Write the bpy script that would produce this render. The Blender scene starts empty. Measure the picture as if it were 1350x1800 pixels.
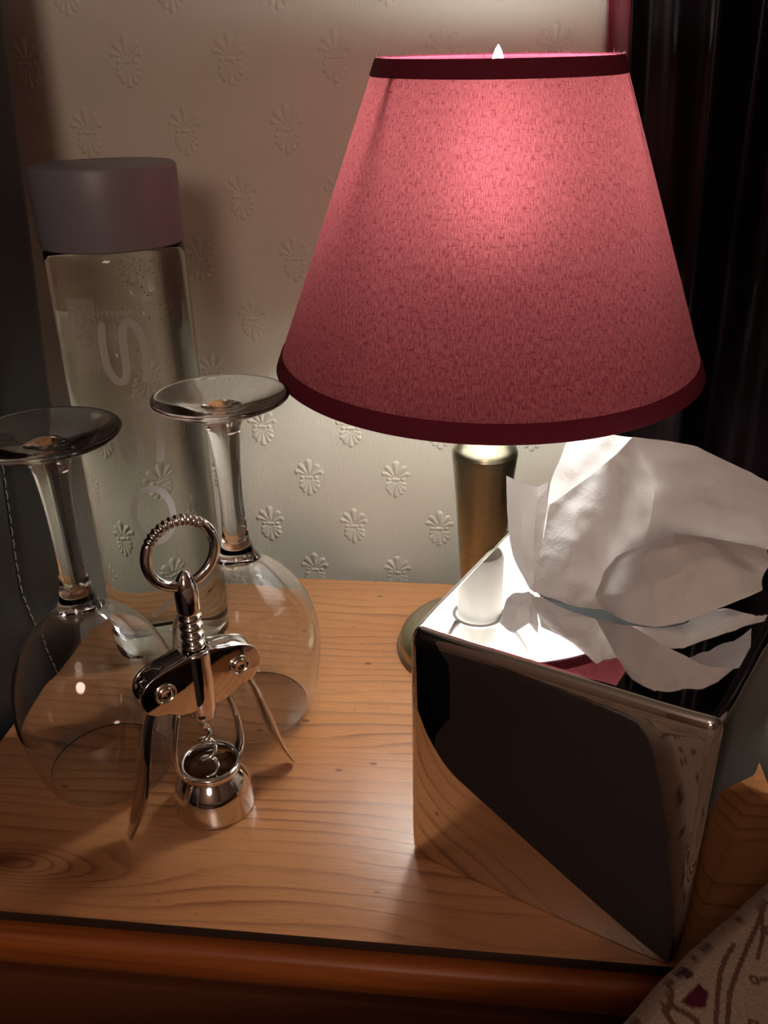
import bpy, bmesh, math, random
from mathutils import Vector, Matrix, noise

PI = math.pi
SC = bpy.context.scene
COL = SC.collection
rnd = random.Random(7)

# ------------------------------------------------------------------ camera
cam_d = bpy.data.cameras.new('camera')
cam = bpy.data.objects.new('camera', cam_d)
COL.objects.link(cam)
R_ = Vector((0.99382296, 0.10905717, -0.02055392))
U_ = Vector((-0.03006465, 0.44285982, 0.89608666))
W_ = Vector((-0.10682718, 0.88993355, -0.44340302))
M = Matrix((R_, U_, -W_)).transposed().to_4x4()
M.translation = Vector((0.0, -0.58797, 0.35388))
cam.matrix_world = M
cam_d.sensor_fit = 'VERTICAL'
cam_d.sensor_height = 36.0
cam_d.lens = 30.6
cam_d.clip_start = 0.01
SC.camera = cam

# ------------------------------------------------------------------ world, exposure
w = bpy.data.worlds.new('world')
SC.world = w
w.use_nodes = True
w.node_tree.nodes['Background'].inputs[0].default_value = (1.0, 0.84, 0.76, 1)
w.node_tree.nodes['Background'].inputs[1].default_value = 0.05
SC.view_settings.view_transform = 'Standard'
SC.view_settings.look = 'None'
SC.view_settings.gamma = 1.0
SC.view_settings.use_curve_mapping = False
SC.view_settings.exposure = 0.0

BULB_E = 135.0
ROOM_LAMP_W = 4.0
WALL_FILL_W = 38.0

# dim warm room lamp high up behind the photographer (gives the small glints on the glass)
ld = bpy.data.lights.new('room_light', 'POINT')
ld.energy = ROOM_LAMP_W
ld.color = (1.0, 0.80, 0.66)
ld.shadow_soft_size = 0.20
lo = bpy.data.objects.new('room_light', ld)
lo.location = (-0.15, -1.75, 1.50)
COL.objects.link(lo)
# fill light added low across the room, no lamp there; lights the wallpaper evenly
ld2 = bpy.data.lights.new('wall_fill_light', 'POINT')
ld2.energy = WALL_FILL_W
ld2.color = (1.0, 0.74, 0.60)
ld2.shadow_soft_size = 0.28
lo2 = bpy.data.objects.new('wall_fill_light', ld2)
lo2.location = (0.05, -2.55, 0.95)
COL.objects.link(lo2)


# ------------------------------------------------------------------ material helpers
def new_mat(name):
    m = bpy.data.materials.new(name)
    m.use_nodes = True
    nt = m.node_tree
    for n in list(nt.nodes):
        nt.nodes.remove(n)
    out = nt.nodes.new('ShaderNodeOutputMaterial')
    return m, nt, out


def N(nt, t, **kw):
    n = nt.nodes.new('ShaderNode' + t)
    for k, v in kw.items():
        if k.startswith('i_'):
            key = k[2:]
            key = int(key) if key.isdigit() else key.replace('_', ' ')
            n.inputs[key].default_value = v
        else:
            setattr(n, k, v)
    return n


def L(nt, a, b):
    nt.links.new(a, b)


def math_n(nt, op, a, b=None, clamp=False):
    n = nt.nodes.new('ShaderNodeMath')
    n.operation = op
    n.use_clamp = clamp
    for i, v in enumerate((a, b)):
        if v is None:
            continue
        if isinstance(v, (int, float)):
            n.inputs[i].default_value = v
        else:
            nt.links.new(v, n.inputs[i])
    return n.outputs[0]


def mapped(nt, scale, rot=(0, 0, 0), coord='pos', loc=(0, 0, 0)):
    if coord == 'pos':
        src = nt.nodes.new('ShaderNodeNewGeometry').outputs['Position']
    else:
        src = nt.nodes.new('ShaderNodeTexCoord').outputs['Object']
    mp = nt.nodes.new('ShaderNodeMapping')
    mp.inputs['Scale'].default_value = scale
    mp.inputs['Rotation'].default_value = rot
    mp.inputs['Location'].default_value = loc
    nt.links.new(src, mp.inputs[0])
    return mp.outputs[0]


def noise_n(nt, vec, scale=1.0, detail=3.0, rough=0.55, dist=0.0):
    n = nt.nodes.new('ShaderNodeTexNoise')
    n.inputs['Scale'].default_value = scale
    n.inputs['Detail'].default_value = detail
    n.inputs['Roughness'].default_value = rough
    n.inputs['Distortion'].default_value = dist
    nt.links.new(vec, n.inputs['Vector'])
    return n.outputs[0]


def ramp(nt, fac, stops):
    r = nt.nodes.new('ShaderNodeValToRGB')
    el = r.color_ramp.elements
    while len(el) < len(stops):
        el.new(0.5)
    for e, (p, c) in zip(el, stops):
        e.position = p
        e.color = (*c, 1) if len(c) == 3 else c
    nt.links.new(fac, r.inputs[0])
    return r.outputs[0]


def bump(nt, h, strength, dist):
    b = nt.nodes.new('ShaderNodeBump')
    b.inputs['Strength'].default_value = strength
    b.inputs['Distance'].default_value = dist
    nt.links.new(h, b.inputs['Height'])
    return b.outputs[0]


def principled(nt, out, **kw):
    p = nt.nodes.new('ShaderNodeBsdfPrincipled')
    for k, v in kw.items():
        p.inputs[k.replace('_', ' ')].default_value = v
    nt.links.new(p.outputs[0], out.inputs[0])
    return p


def simple(name, col, rough=0.5, metal=0.0, bump_scale=None, bump_d=0.0002, spec=0.5):
    m, nt, out = new_mat(name)
    p = principled(nt, out, Base_Color=(*col, 1), Roughness=rough, Metallic=metal, Specular_IOR_Level=spec)
    if bump_scale:
        h = noise_n(nt, mapped(nt, (bump_scale,) * 3), 1.0, 3)
        L(nt, bump(nt, h, 0.6, bump_d), p.inputs['Normal'])
    return m


# ------------------------------------------------------------------ materials
def mat_wallpaper():
    m, nt, out = new_mat('wallpaper')
    p = principled(nt, out, Roughness=0.62, Specular_IOR_Level=0.35)
    v1 = noise_n(nt, mapped(nt, (1500, 1500, 170)), 1.0, 2, 0.6)
    v2 = noise_n(nt, mapped(nt, (420, 420, 300)), 1.0, 3, 0.6)
    v3 = noise_n(nt, mapped(nt, (9, 9, 9)), 1.0, 2, 0.5)
    h = math_n(nt, 'ADD', math_n(nt, 'MULTIPLY', v1, 0.75), math_n(nt, 'MULTIPLY', v2, 0.6))
    L(nt, bump(nt, h, 0.75, 0.00042), p.inputs['Normal'])
    c = ramp(nt, v3, [(0.3, (0.60, 0.57, 0.485)), (0.7, (0.66, 0.63, 0.54))])
    L(nt, c, p.inputs['Base Color'])
    return m


def mat_wood():
    m, nt, out = new_mat('varnished_pine')
    p = principled(nt, out, Roughness=0.3, Specular_IOR_Level=0.55)
    geo = nt.nodes.new('ShaderNodeNewGeometry')
    sep = nt.nodes.new('ShaderNodeSeparateXYZ')
    L(nt, geo.outputs['Position'], sep.inputs[0])
    X, Y = sep.outputs[0], sep.outputs[1]
    warp = noise_n(nt, mapped(nt, (3.0, 13, 13), loc=(3.1, 0.4, 0)), 1.0, 2, 0.5)
    warp2 = noise_n(nt, mapped(nt, (14, 60, 60)), 1.0, 2, 0.5)
    g = math_n(nt, 'ADD', Y, math_n(nt, 'MULTIPLY', warp, 0.045))
    g = math_n(nt, 'ADD', g, math_n(nt, 'MULTIPLY', warp2, 0.006))
    # cathedral knots: smooth hills added to the ring field
    for kx, ky, ax, ay, amp in ((-0.232, -0.2925, 0.030, 0.0105, 0.036), (-0.205, -0.2945, 0.058, 0.0125, 0.022), (-0.10, -0.19, 0.05, 0.010, 0.010), (0.03, -0.315, 0.05, 0.010, 0.012)):
        dx = math_n(nt, 'DIVIDE', math_n(nt, 'SUBTRACT', X, kx), ax)
        dy = math_n(nt, 'DIVIDE', math_n(nt, 'SUBTRACT', Y, ky), ay)
        d2 = math_n(nt, 'ADD', math_n(nt, 'MULTIPLY', dx, dx), math_n(nt, 'MULTIPLY', dy, dy))
        e = math_n(nt, 'POWER', 2.718, math_n(nt, 'MULTIPLY', d2, -1.0))
        g = math_n(nt, 'ADD', g, math_n(nt, 'MULTIPLY', e, amp))
    fr = math_n(nt, 'FRACT', math_n(nt, 'MULTIPLY', g, 115.0))
    # late wood: slow rise then a sharp fall
    ring = ramp(nt, fr, [(0.0, (0, 0, 0)), (0.6, (0.10,) * 3), (0.90, (1, 1, 1)), (1.0, (0, 0, 0))])
    dens = noise_n(nt, mapped(nt, (5, 26, 26), loc=(1.3, 2.0, 0)), 1.0, 2, 0.5)
    densr = ramp(nt, dens, [(0.36, (0.22,) * 3), (0.62, (1.0,) * 3)])
    kx_ = math_n(nt, 'DIVIDE', math_n(nt, 'SUBTRACT', X, -0.215), 0.062)
    ky_ = math_n(nt, 'DIVIDE', math_n(nt, 'SUBTRACT', Y, -0.2940), 0.0150)
    kd = math_n(nt, 'ADD', math_n(nt, 'POWER', math_n(nt, 'ABSOLUTE', kx_), 3.0), math_n(nt, 'POWER', math_n(nt, 'ABSOLUTE', ky_), 3.0))
    knot = math_n(nt, 'POWER', 2.718, math_n(nt, 'MULTIPLY', kd, -1.0))
    densr = math_n(nt, 'MAXIMUM', densr, math_n(nt, 'MULTIPLY', knot, 1.15))
    fib = noise_n(nt, mapped(nt, (40, 1400, 1400)), 1.0, 3, 0.6)
    tone = noise_n(nt, mapped(nt, (3.0, 9, 9), loc=(0, 5, 0)), 1.0, 2, 0.5)
    base = ramp(nt, tone, [(0.3, (0.36, 0.145, 0.056)), (0.7, (0.48, 0.222, 0.092))])
    mixk = nt.nodes.new('ShaderNodeMix'); mixk.data_type = 'RGBA'
    L(nt, math_n(nt, 'MULTIPLY', knot, 0.55), mixk.inputs[0])
    L(nt, base, mixk.inputs[6]); mixk.inputs[7].default_value = (0.22, 0.085, 0.038, 1)
    base = mixk.outputs[2]
    mix1 = nt.nodes.new('ShaderNodeMix'); mix1.data_type = 'RGBA'
    L(nt, math_n(nt, 'MULTIPLY', math_n(nt, 'MULTIPLY', ring, densr), 0.75), mix1.inputs[0])
    L(nt, base, mix1.inputs[6]); mix1.inputs[7].default_value = (0.135, 0.040, 0.018, 1)
    mix2 = nt.nodes.new('ShaderNodeMix'); mix2.data_type = 'RGBA'; mix2.blend_type = 'MULTIPLY'
    mix2.inputs[0].default_value = 1.0
    L(nt, mix1.outputs[2], mix2.inputs[6])
    L(nt, ramp(nt, fib, [(0.3, (0.80, 0.78, 0.76)), (0.65, (1.06, 1.06, 1.06))]), mix2.inputs[7])
    # knot heart and little insect pits
    dx = math_n(nt, 'DIVIDE', math_n(nt, 'SUBTRACT', X, -0.236), 0.011)
    dy = math_n(nt, 'DIVIDE', math_n(nt, 'SUBTRACT', Y, -0.2905), 0.0045)
    d2 = math_n(nt, 'ADD', math_n(nt, 'MULTIPLY', dx, dx), math_n(nt, 'MULTIPLY', dy, dy))
    heart = math_n(nt, 'MULTIPLY', math_n(nt, 'POWER', 2.718, math_n(nt, 'MULTIPLY', d2, -1.0)), 0.65)
    vo = nt.nodes.new('ShaderNodeTexVoronoi'); vo.inputs['Scale'].default_value = 1.0
    L(nt, mapped(nt, (34, 62, 10), loc=(0.35, 0.2, 0)), vo.inputs['Vector'])
    pit = ramp(nt, vo.outputs['Distance'], [(0.06, (1, 1, 1)), (0.10, (0, 0, 0))])
    sepc = nt.nodes.new('ShaderNodeSeparateColor'); L(nt, vo.outputs['Color'], sepc.inputs[0])
    pit = math_n(nt, 'MULTIPLY', pit, math_n(nt, 'GREATER_THAN', sepc.outputs[0], 0.30))
    dark = math_n(nt, 'MAXIMUM', math_n(nt, 'MULTIPLY', pit, 0.85), heart)
    mix3 = nt.nodes.new('ShaderNodeMix'); mix3.data_type = 'RGBA'
    L(nt, dark, mix3.inputs[0]); L(nt, mix2.outputs[2], mix3.inputs[6])
    mix3.inputs[7].default_value = (0.07, 0.018, 0.008, 1)
    L(nt, mix3.outputs[2], p.inputs['Base Color'])
    rr = noise_n(nt, mapped(nt, (200, 200, 200)), 1.0, 2)
    L(nt, math_n(nt, 'ADD', math_n(nt, 'MULTIPLY', rr, 0.12), 0.24), p.inputs['Roughness'])
    hb = math_n(nt, 'ADD', math_n(nt, 'MULTIPLY', fib, 0.5), math_n(nt, 'MULTIPLY', ring, -0.35))
    L(nt, bump(nt, hb, 0.4, 0.00022), p.inputs['Normal'])
    return m


def mat_front_wood():
    m, nt, out = new_mat('stained_pine_front')
    p = principled(nt, out, Roughness=0.4, Specular_IOR_Level=0.35)
    fib = noise_n(nt, mapped(nt, (6, 300, 160)), 1.0, 4, 0.6, 0.4)
    L(nt, ramp(nt, fib, [(0.3, (0.25, 0.062, 0.013)), (0.7, (0.42, 0.120, 0.027))]), p.inputs['Base Color'])
    L(nt, bump(nt, fib, 0.3, 0.0003), p.inputs['Normal'])
    return m


def mat_shade():
    m, nt, out = new_mat('shade_linen')
    co = nt.nodes.new('ShaderNodeTexCoord').outputs['Object']
    sp = nt.nodes.new('ShaderNodeSeparateXYZ'); L(nt, co, sp.inputs[0])
    ang = math_n(nt, 'ARCTAN2', sp.outputs[0], math_n(nt, 'MULTIPLY', sp.outputs[1], -1.0))
    cb = nt.nodes.new('ShaderNodeCombineXYZ')
    L(nt, ang, cb.inputs[0]); L(nt, sp.outputs[2], cb.inputs[1])

    def mp(sx, sz, off=0.0):
        k = nt.nodes.new('ShaderNodeMapping')
        k.inputs['Scale'].default_value = (sx, sz, 1)
        k.inputs['Location'].default_value = (off, off * 1.7, 0)
        L(nt, cb.outputs[0], k.inputs[0])
        return k.outputs[0]
    vert = noise_n(nt, mp(165, 280), 1.0, 3, 0.65)          # bright upright threads
    slub = noise_n(nt, mp(34, 760, 3.0), 1.0, 1, 0.5)       # dark level slubs
    fine = noise_n(nt, mp(170, 1500, 7.0), 1.0, 2, 0.6)
    a = ramp(nt, vert, [(0.36, (0.0,) * 3), (0.64, (1.0,) * 3)])
    b = ramp(nt, slub, [(0.28, (0.55,) * 3), (0.44, (1.0,) * 3)])
    c = ramp(nt, fine, [(0.3, (0.70,) * 3), (0.7, (1.15,) * 3)])
    k = math_n(nt, 'MULTIPLY', math_n(nt, 'MULTIPLY', b, c), math_n(nt, 'ADD', math_n(nt, 'MULTIPLY', a, 0.62), 0.38))
    tcol = nt.nodes.new('ShaderNodeMix'); tcol.data_type = 'RGBA'
    L(nt, k, tcol.inputs[0])
    tcol.inputs[6].default_value = (0.070, 0.006, 0.010, 1)
    tcol.inputs[7].default_value = (0.50, 0.125, 0.135, 1)
    tr = nt.nodes.new('ShaderNodeBsdfTranslucent'); L(nt, tcol.outputs[2], tr.inputs[0])
    dcol = ramp(nt, k, [(0.2, (0.10, 0.008, 0.018)), (0.9, (0.20, 0.030, 0.045))])
    df = nt.nodes.new('ShaderNodeBsdfDiffuse'); L(nt, dcol, df.inputs[0])
    hb = bump(nt, math_n(nt, 'ADD', vert, slub), 0.5, 0.0003)
    L(nt, hb, df.inputs['Normal'])
    inner = nt.nodes.new('ShaderNodeBsdfDiffuse'); inner.inputs[0].default_value = (0.80, 0.77, 0.74, 1)
    # light that goes straight on between the threads: a wide forward lobe
    rf = nt.nodes.new('ShaderNodeBsdfRefraction')
    rf.inputs['IOR'].default_value = 1.42; rf.inputs['Roughness'].default_value = 1.0
    L(nt, tcol.outputs[2], rf.inputs[0])
    tm = nt.nodes.new('ShaderNodeMixShader'); tm.inputs[0].default_value = 0.20
    L(nt, tr.outputs[0], tm.inputs[1]); L(nt, rf.outputs[0], tm.inputs[2])
    mo = nt.nodes.new('ShaderNodeMixShader'); mo.inputs[0].default_value = 0.085
    L(nt, df.outputs[0], mo.inputs[1]); L(nt, tm.outputs[0], mo.inputs[2])
    mi = nt.nodes.new('ShaderNodeMixShader'); mi.inputs[0].default_value = 0.15
    L(nt, inner.outputs[0], mi.inputs[1]); L(nt, tr.outputs[0], mi.inputs[2])
    geo = nt.nodes.new('ShaderNodeNewGeometry')
    ms = nt.nodes.new('ShaderNodeMixShader')
    L(nt, geo.outputs['Backfacing'], ms.inputs[0])
    L(nt, mo.outputs[0], ms.inputs[1]); L(nt, mi.outputs[0], ms.inputs[2])
    L(nt, ms.outputs[0], out.inputs[0])
    return m


def mat_brass():
    m, nt, out = new_mat('brushed_antique_brass')
    p = principled(nt, out, Base_Color=(0.46, 0.42, 0.30, 1), Metallic=1.0, Roughness=0.30)
    h = noise_n(nt, mapped(nt, (60, 60, 3500)), 1.0, 3, 0.6)
    L(nt, bump(nt, h, 0.25, 0.0001), p.inputs['Normal'])
    L(nt, ramp(nt, h, [(0.3, (0.36, 0.345, 0.24)), (0.7, (0.50, 0.485, 0.36))]), p.inputs['Base Color'])
    return m


def mat_chrome(name, rough, col=(0.80, 0.78, 0.76)):
    m, nt, out = new_mat(name)
    p = principled(nt, out, Base_Color=(*col, 1), Metallic=1.0, Roughness=rough)
    h = noise_n(nt, mapped(nt, (18, 18, 18)), 1.0, 1)
    L(nt, math_n(nt, 'ADD', math_n(nt, 'MULTIPLY', h, 0.02), rough), p.inputs['Roughness'])
    return m


def mat_glass(name, ior, col=(1, 1, 1), rough=0.0):
    m, nt, out = new_mat(name)
    g = nt.nodes.new('ShaderNodeBsdfGlass')
    g.inputs['Color'].default_value = (*col, 1)
    g.inputs['IOR'].default_value = ior
    g.inputs['Roughness'].default_value = rough
    L(nt, g.outputs[0], out.inputs[0])
    return m


def mat_thin_glass():
    """a wall of glass too thin to bend light: clear, with a fresnel reflection"""
    m, nt, out = new_mat('thin_wall_glass')
    fr = nt.nodes.new('ShaderNodeLayerWeight'); fr.inputs[0].default_value = 0.5
    f = math_n(nt, 'POWER', fr.outputs['Facing'], 4.0)
    f = math_n(nt, 'ADD', math_n(nt, 'MULTIPLY', f, 0.55), 0.045)
    t = nt.nodes.new('ShaderNodeBsdfTransparent'); t.inputs[0].default_value = (0.965, 0.968, 0.962, 1)
    g = nt.nodes.new('ShaderNodeBsdfGlossy'); g.inputs['Roughness'].default_value = 0.0
    g.inputs['Color'].default_value = (1, 1, 1, 1)
    mx = nt.nodes.new('ShaderNodeMixShader')
    L(nt, f, mx.inputs[0]); L(nt, t.outputs[0], mx.inputs[1]); L(nt, g.outputs[0], mx.inputs[2])
    L(nt, mx.outputs[0], out.inputs[0])
    return m


def mat_frost():
    m, nt, out = new_mat('frosted_print')
    t = nt.nodes.new('ShaderNodeBsdfTransparent')
    d = nt.nodes.new('ShaderNodeBsdfDiffuse'); d.inputs[0].default_value = (0.85, 0.83, 0.83, 1)
    tl = nt.nodes.new('ShaderNodeBsdfTranslucent'); tl.inputs[0].default_value = (0.85, 0.83, 0.83, 1)
    a = nt.nodes.new('ShaderNodeMixShader'); a.inputs[0].default_value = 0.5
    L(nt, d.outputs[0], a.inputs[1]); L(nt, tl.outputs[0], a.inputs[2])
    mx = nt.nodes.new('ShaderNodeMixShader'); mx.inputs[0].default_value = 0.62
    L(nt, t.outputs[0], mx.inputs[1]); L(nt, a.outputs[0], mx.inputs[2])
    L(nt, mx.outputs[0], out.inputs[0])
    return m


def mat_tissue():
    m, nt, out = new_mat('tissue_paper')
    h = noise_n(nt, mapped(nt, (900, 900, 900)), 1.0, 3, 0.6)
    h2 = noise_n(nt, mapped(nt, (70, 70, 70)), 1.0, 3, 0.6, 0.6)
    nb = bump(nt, math_n(nt, 'ADD', math_n(nt, 'MULTIPLY', h, 0.25), h2), 0.5, 0.0016)
    d = nt.nodes.new('ShaderNodeBsdfDiffuse'); d.inputs[0].default_value = (0.86, 0.83, 0.82, 1)
    t = nt.nodes.new('ShaderNodeBsdfTranslucent'); t.inputs[0].default_value = (0.84, 0.80, 0.78, 1)
    L(nt, nb, d.inputs['Normal']); L(nt, nb, t.inputs['Normal'])
    mx = nt.nodes.new('ShaderNodeMixShader'); mx.inputs[0].default_value = 0.26
    L(nt, d.outputs[0], mx.inputs[1]); L(nt, t.outputs[0], mx.inputs[2])
    L(nt, mx.outputs[0], out.inputs[0])
    return m


def mat_leather():
    m, nt, out = new_mat('black_leather')
    p = principled(nt, out, Base_Color=(0.012, 0.012, 0.013, 1), Roughness=0.42, Specular_IOR_Level=0.4)
    vo = nt.nodes.new('ShaderNodeTexVoronoi'); vo.inputs['Scale'].default_value = 900
    L(nt, mapped(nt, (1, 1, 1)), vo.inputs['Vector'])
    L(nt, bump(nt, vo.outputs['Distance'], 0.35, 0.0004), p.inputs['Normal'])
    return m


def mat_satin():
    m, nt, out = new_mat('black_satin')
    p = principled(nt, out, Base_Color=(0.003, 0.0018, 0.0026, 1), Roughness=0.27, Specular_IOR_Level=0.15)
    p.inputs['Sheen Weight'].default_value = 0.0
    h = noise_n(nt, mapped(nt, (900, 900, 60)), 1.0, 2)
    L(nt, bump(nt, h, 0.3, 0.0002), p.inputs['Normal'])
    return m


def mat_quilt():
    m, nt, out = new_mat('printed_quilt')
    p = principled(nt, out, Roughness=0.85, Specular_IOR_Level=0.2)
    at = nt.nodes.new('ShaderNodeVertexColor'); at.layer_name = 'print'
    h = noise_n(nt, mapped(nt, (700, 700, 700)), 1.0, 3, 0.7)
    mx = nt.nodes.new('ShaderNodeMix'); mx.data_type = 'RGBA'; mx.blend_type = 'MULTIPLY'
    mx.inputs[0].default_value = 1.0
    L(nt, at.outputs[0], mx.inputs[6])
    L(nt, ramp(nt, h, [(0.3, (0.75,) * 3), (0.7, (1.1,) * 3)]), mx.inputs[7])
    L(nt, mx.outputs[2], p.inputs['Base Color'])
    L(nt, bump(nt, h, 0.6, 0.0006), p.inputs['Normal'])
    return m


def mat_emit(name, col, e):
    m, nt, out = new_mat(name)
    n = nt.nodes.new('ShaderNodeEmission')
    n.inputs[0].default_value = (*col, 1); n.inputs[1].default_value = e
    L(nt, n.outputs[0], out.inputs[0])
    return m


WALLP = mat_wallpaper()
WOOD = mat_wood()
FRONT = mat_front_wood()
BODYW = simple('shaded_pine', (0.13, 0.038, 0.014), 0.5, bump_scale=200)  # carcass and drawer pine, shade below the moulding put into its colour
SHADE = mat_shade()
BRASS = mat_brass()
CHROME = mat_chrome('chrome', 0.05)
BOXCHROME = mat_chrome('polished_steel', 0.015, (0.74, 0.72, 0.71))
GLASS = mat_glass('clear_glass', 1.5, (0.985, 0.985, 0.985))
BOTTLE = mat_glass('water_filled_bottle_glass', 1.38, (0.93, 0.955, 0.92))
THIN = mat_thin_glass()
FROST = mat_frost()
TISSUE = mat_tissue()
LEATHER = mat_leather()
SATIN = mat_satin()
QUILT = mat_quilt()
BULB = mat_emit('lit_bulb_glass', (0.98, 1.0, 0.96), BULB_E)
BAND = simple('maroon_band', (0.14, 0.014, 0.030), 0.85, bump_scale=1500, spec=0.2)
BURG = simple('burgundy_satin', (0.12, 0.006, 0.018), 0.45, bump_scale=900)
CAPM = simple('grey_plastic', (0.185, 0.170, 0.190), 0.42, bump_scale=600, bump_d=0.00005)
SOCKET = simple('white_plastic', (0.55, 0.54, 0.5), 0.4, bump_scale=300, bump_d=0.00005)
WIRE = simple('wire_steel', (0.5, 0.5, 0.5), 0.35, 1.0, bump_scale=300, bump_d=0.00003)
THREAD = simple('white_thread', (0.60, 0.56, 0.48), 0.8, bump_scale=3000)
DARK = simple('dark_inside', (0.01, 0.01, 0.01), 0.8, bump_scale=100)
ROOMW = simple('room_paint', (0.17, 0.115, 0.09), 0.9, bump_scale=60, bump_d=0.001)
CEIL = simple('ceiling_paint', (0.45, 0.40, 0.36), 0.9, bump_scale=60, bump_d=0.001)
CARPET = simple('carpet', (0.035, 0.022, 0.020), 0.95, bump_scale=400, bump_d=0.003)
SHEET = simple('mattress_cloth', (0.30, 0.26, 0.22), 0.9, bump_scale=500, bump_d=0.0005)


# ------------------------------------------------------------------ object helpers
def link(name, verts, faces, mat, parent=None, smooth=True, angle=None):
    me = bpy.data.meshes.new(name)
    me.from_pydata([tuple(v) for v in verts], [], faces)
    me.update()
    if mat:
        me.materials.append(mat)
    if smooth:
        me.polygons.foreach_set('use_smooth', [True] * len(me.polygons))
        if angle is not None:
            me.set_sharp_from_angle(angle=math.radians(angle))
    o = bpy.data.objects.new(name, me)
    COL.objects.link(o)
    if parent is not None:
        o.parent = parent
    return o


def empty(name, loc, label, cat, rz=0.0, group=None):
    o = bpy.data.objects.new(name, None)
    o.empty_display_size = 0.02
    COL.objects.link(o)
    o.location = loc
    o.rotation_euler = (0, 0, rz)
    o['label'] = label
    o['category'] = cat
    if group:
        o['group'] = group
    return o


def lathe(profile, segs=64, close=False):
    """profile: (r, z) list, outward normals when going up the outside; r=0 makes a pole"""
    vs, fs, rings = [], [], []
    for r, z in profile:
        if r < 1e-7:
            rings.append([len(vs)]); vs.append((0, 0, z))
        else:
            st = len(vs)
            for i in range(segs):
                a = 2 * PI * i / segs
                vs.append((r * math.cos(a), r * math.sin(a), z))
            rings.append(list(range(st, st + segs)))
    prs = list(zip(rings, rings[1:]))
    if close:
        prs.append((rings[-1], rings[0]))
    for A, B in prs:
        if len(A) == 1 and len(B) == 1:
            continue
        for i in range(segs):
            j = (i + 1) % segs
            if len(A) == 1:
                fs.append((A[0], B[j], B[i]))
            elif len(B) == 1:
                fs.append((A[i], A[j], B[0]))
            else:
                fs.append((A[i], A[j], B[j], B[i]))
    return vs, fs


def smooth_profile(pts, n=6):
    """Catmull-Rom through the points"""
    out = []
    P = [pts[0]] + list(pts) + [pts[-1]]
    for i in range(1, len(P) - 2):
        p0, p1, p2, p3 = P[i - 1], P[i], P[i + 1], P[i + 2]
        for k in range(n):
            t = k / n
            out.append(tuple(0.5 * ((2 * b) + (-a + c) * t + (2 * a - 5 * b + 4 * c - d) * t * t + (-a + 3 * b - 3 * c + d) * t ** 3)
                             for a, b, c, d in zip(p0, p1, p2, p3)))
    out.append(tuple(pts[-1]))
    return out


def tube(path, rad, segs=12, closed=False, caps=True, flat=None):
    """sweep a round (or flattened) section along a path; rad is a number or a list; flat = (normal, factor)"""
    P = [Vector(p) for p in path]
    n = len(P)
    rs = rad if isinstance(rad, (list, tuple)) else [rad] * n
    T = []
    for i in range(n):
        if closed:
            T.append((P[(i + 1) % n] - P[i - 1]).normalized())
        else:
            T.append((P[min(i + 1, n - 1)] - P[max(i - 1, 0)]).normalized())
    ref = Vector((0, 0, 1)) if abs(T[0].z) < 0.9 else Vector((1, 0, 0))
    if flat:
        ref = Vector(flat[0])
    nrm = (ref - T[0] * ref.dot(T[0])).normalized()
    vs, fs = [], []
    for i in range(n):
        base = Vector(flat[0]) if flat else nrm
        nrm = (base - T[i] * base.dot(T[i])).normalized()
        bi = T[i].cross(nrm)
        for k in range(segs):
            a = 2 * PI * k / segs
            f = flat[1] if flat else 1.0
            vs.append(P[i] + nrm * (rs[i] * f * math.cos(a)) + bi * (rs[i] * math.sin(a)))
    m = n if closed else n - 1
    for i in range(m):
        for k in range(segs):
            a, b = i * segs + k, i * segs + (k + 1) % segs
            c, d = ((i + 1) % n) * segs + (k + 1) % segs, ((i + 1) % n) * segs + k
            fs.append((a, b, c, d))
    if caps and not closed:
        fs.append(tuple(range(segs))[::-1])
        fs.append(tuple((n - 1) * segs + k for k in range(segs)))
    return vs, fs


def join(*parts):
    vs, fs = [], []
    for v, f in parts:
        o = len(vs)
        vs += list(v)
        fs += [tuple(i + o for i in q) for q in f]
    return vs, fs


def shifted(part, d):
    v, f = part
    return [Vector(p) + Vector(d) for p in v], f


def box(x0, x1, y0, y1, z0, z1, bev=0.0, segs=2):
    bm = bmesh.new()
    bmesh.ops.create_cube(bm, size=1)
    for v in bm.verts:
        v.co = Vector(((x0 + x1) / 2 + v.co.x * (x1 - x0), (y0 + y1) / 2 + v.co.y * (y1 - y0), (z0 + z1) / 2 + v.co.z * (z1 - z0)))
    if bev:
        bmesh.ops.bevel(bm, geom=list(bm.edges), offset=bev, segments=segs, affect='EDGES', profile=0.5)
    bm.normal_update()
    bm.verts.index_update()
    vs = [v.co.copy() for v in bm.verts]
    fs = [tuple(v.index for v in f.verts) for f in bm.faces]
    bm.free()
    return vs, fs


def prism(outline, y0, y1, bev=0.0):
    """outline in x,z, extruded along y, edges bevelled"""
    bm = bmesh.new()
    f0 = bm.faces.new([bm.verts.new((x, y0, z)) for x, z in outline])
    r = bmesh.ops.extrude_face_region(bm, geom=[f0])
    for v in r['geom']:
        if isinstance(v, bmesh.types.BMVert):
            v.co.y = y1
    bmesh.ops.recalc_face_normals(bm, faces=bm.faces)
    if bev:
        ed = [e for e in bm.edges if abs(e.verts[0].co.y - e.verts[1].co.y) < 1e-7]
        bmesh.ops.bevel(bm, geom=ed, offset=bev, segments=3, affect='EDGES', profile=0.5)
    bm.normal_update()
    bm.verts.index_update()
    vs = [v.co.copy() for v in bm.verts]
    fs = [tuple(v.index for v in f.verts) for f in bm.faces]
    bm.free()
    return vs, fs


# ------------------------------------------------------------------ the setting
RX0, RX1, RY0, RZ0, RZ1 = -1.6, 2.0, -3.2, -0.60, 1.75
WY = 0.048          # the table stands this far off the wall; the shade just clears it
WK = (0.58797 + WY) / 0.58797


def plane_wall(name, vs, mat):
    o = link(name, vs, [(0, 1, 2, 3)], mat, smooth=False)
    o['kind'] = 'structure'
    return o


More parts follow.
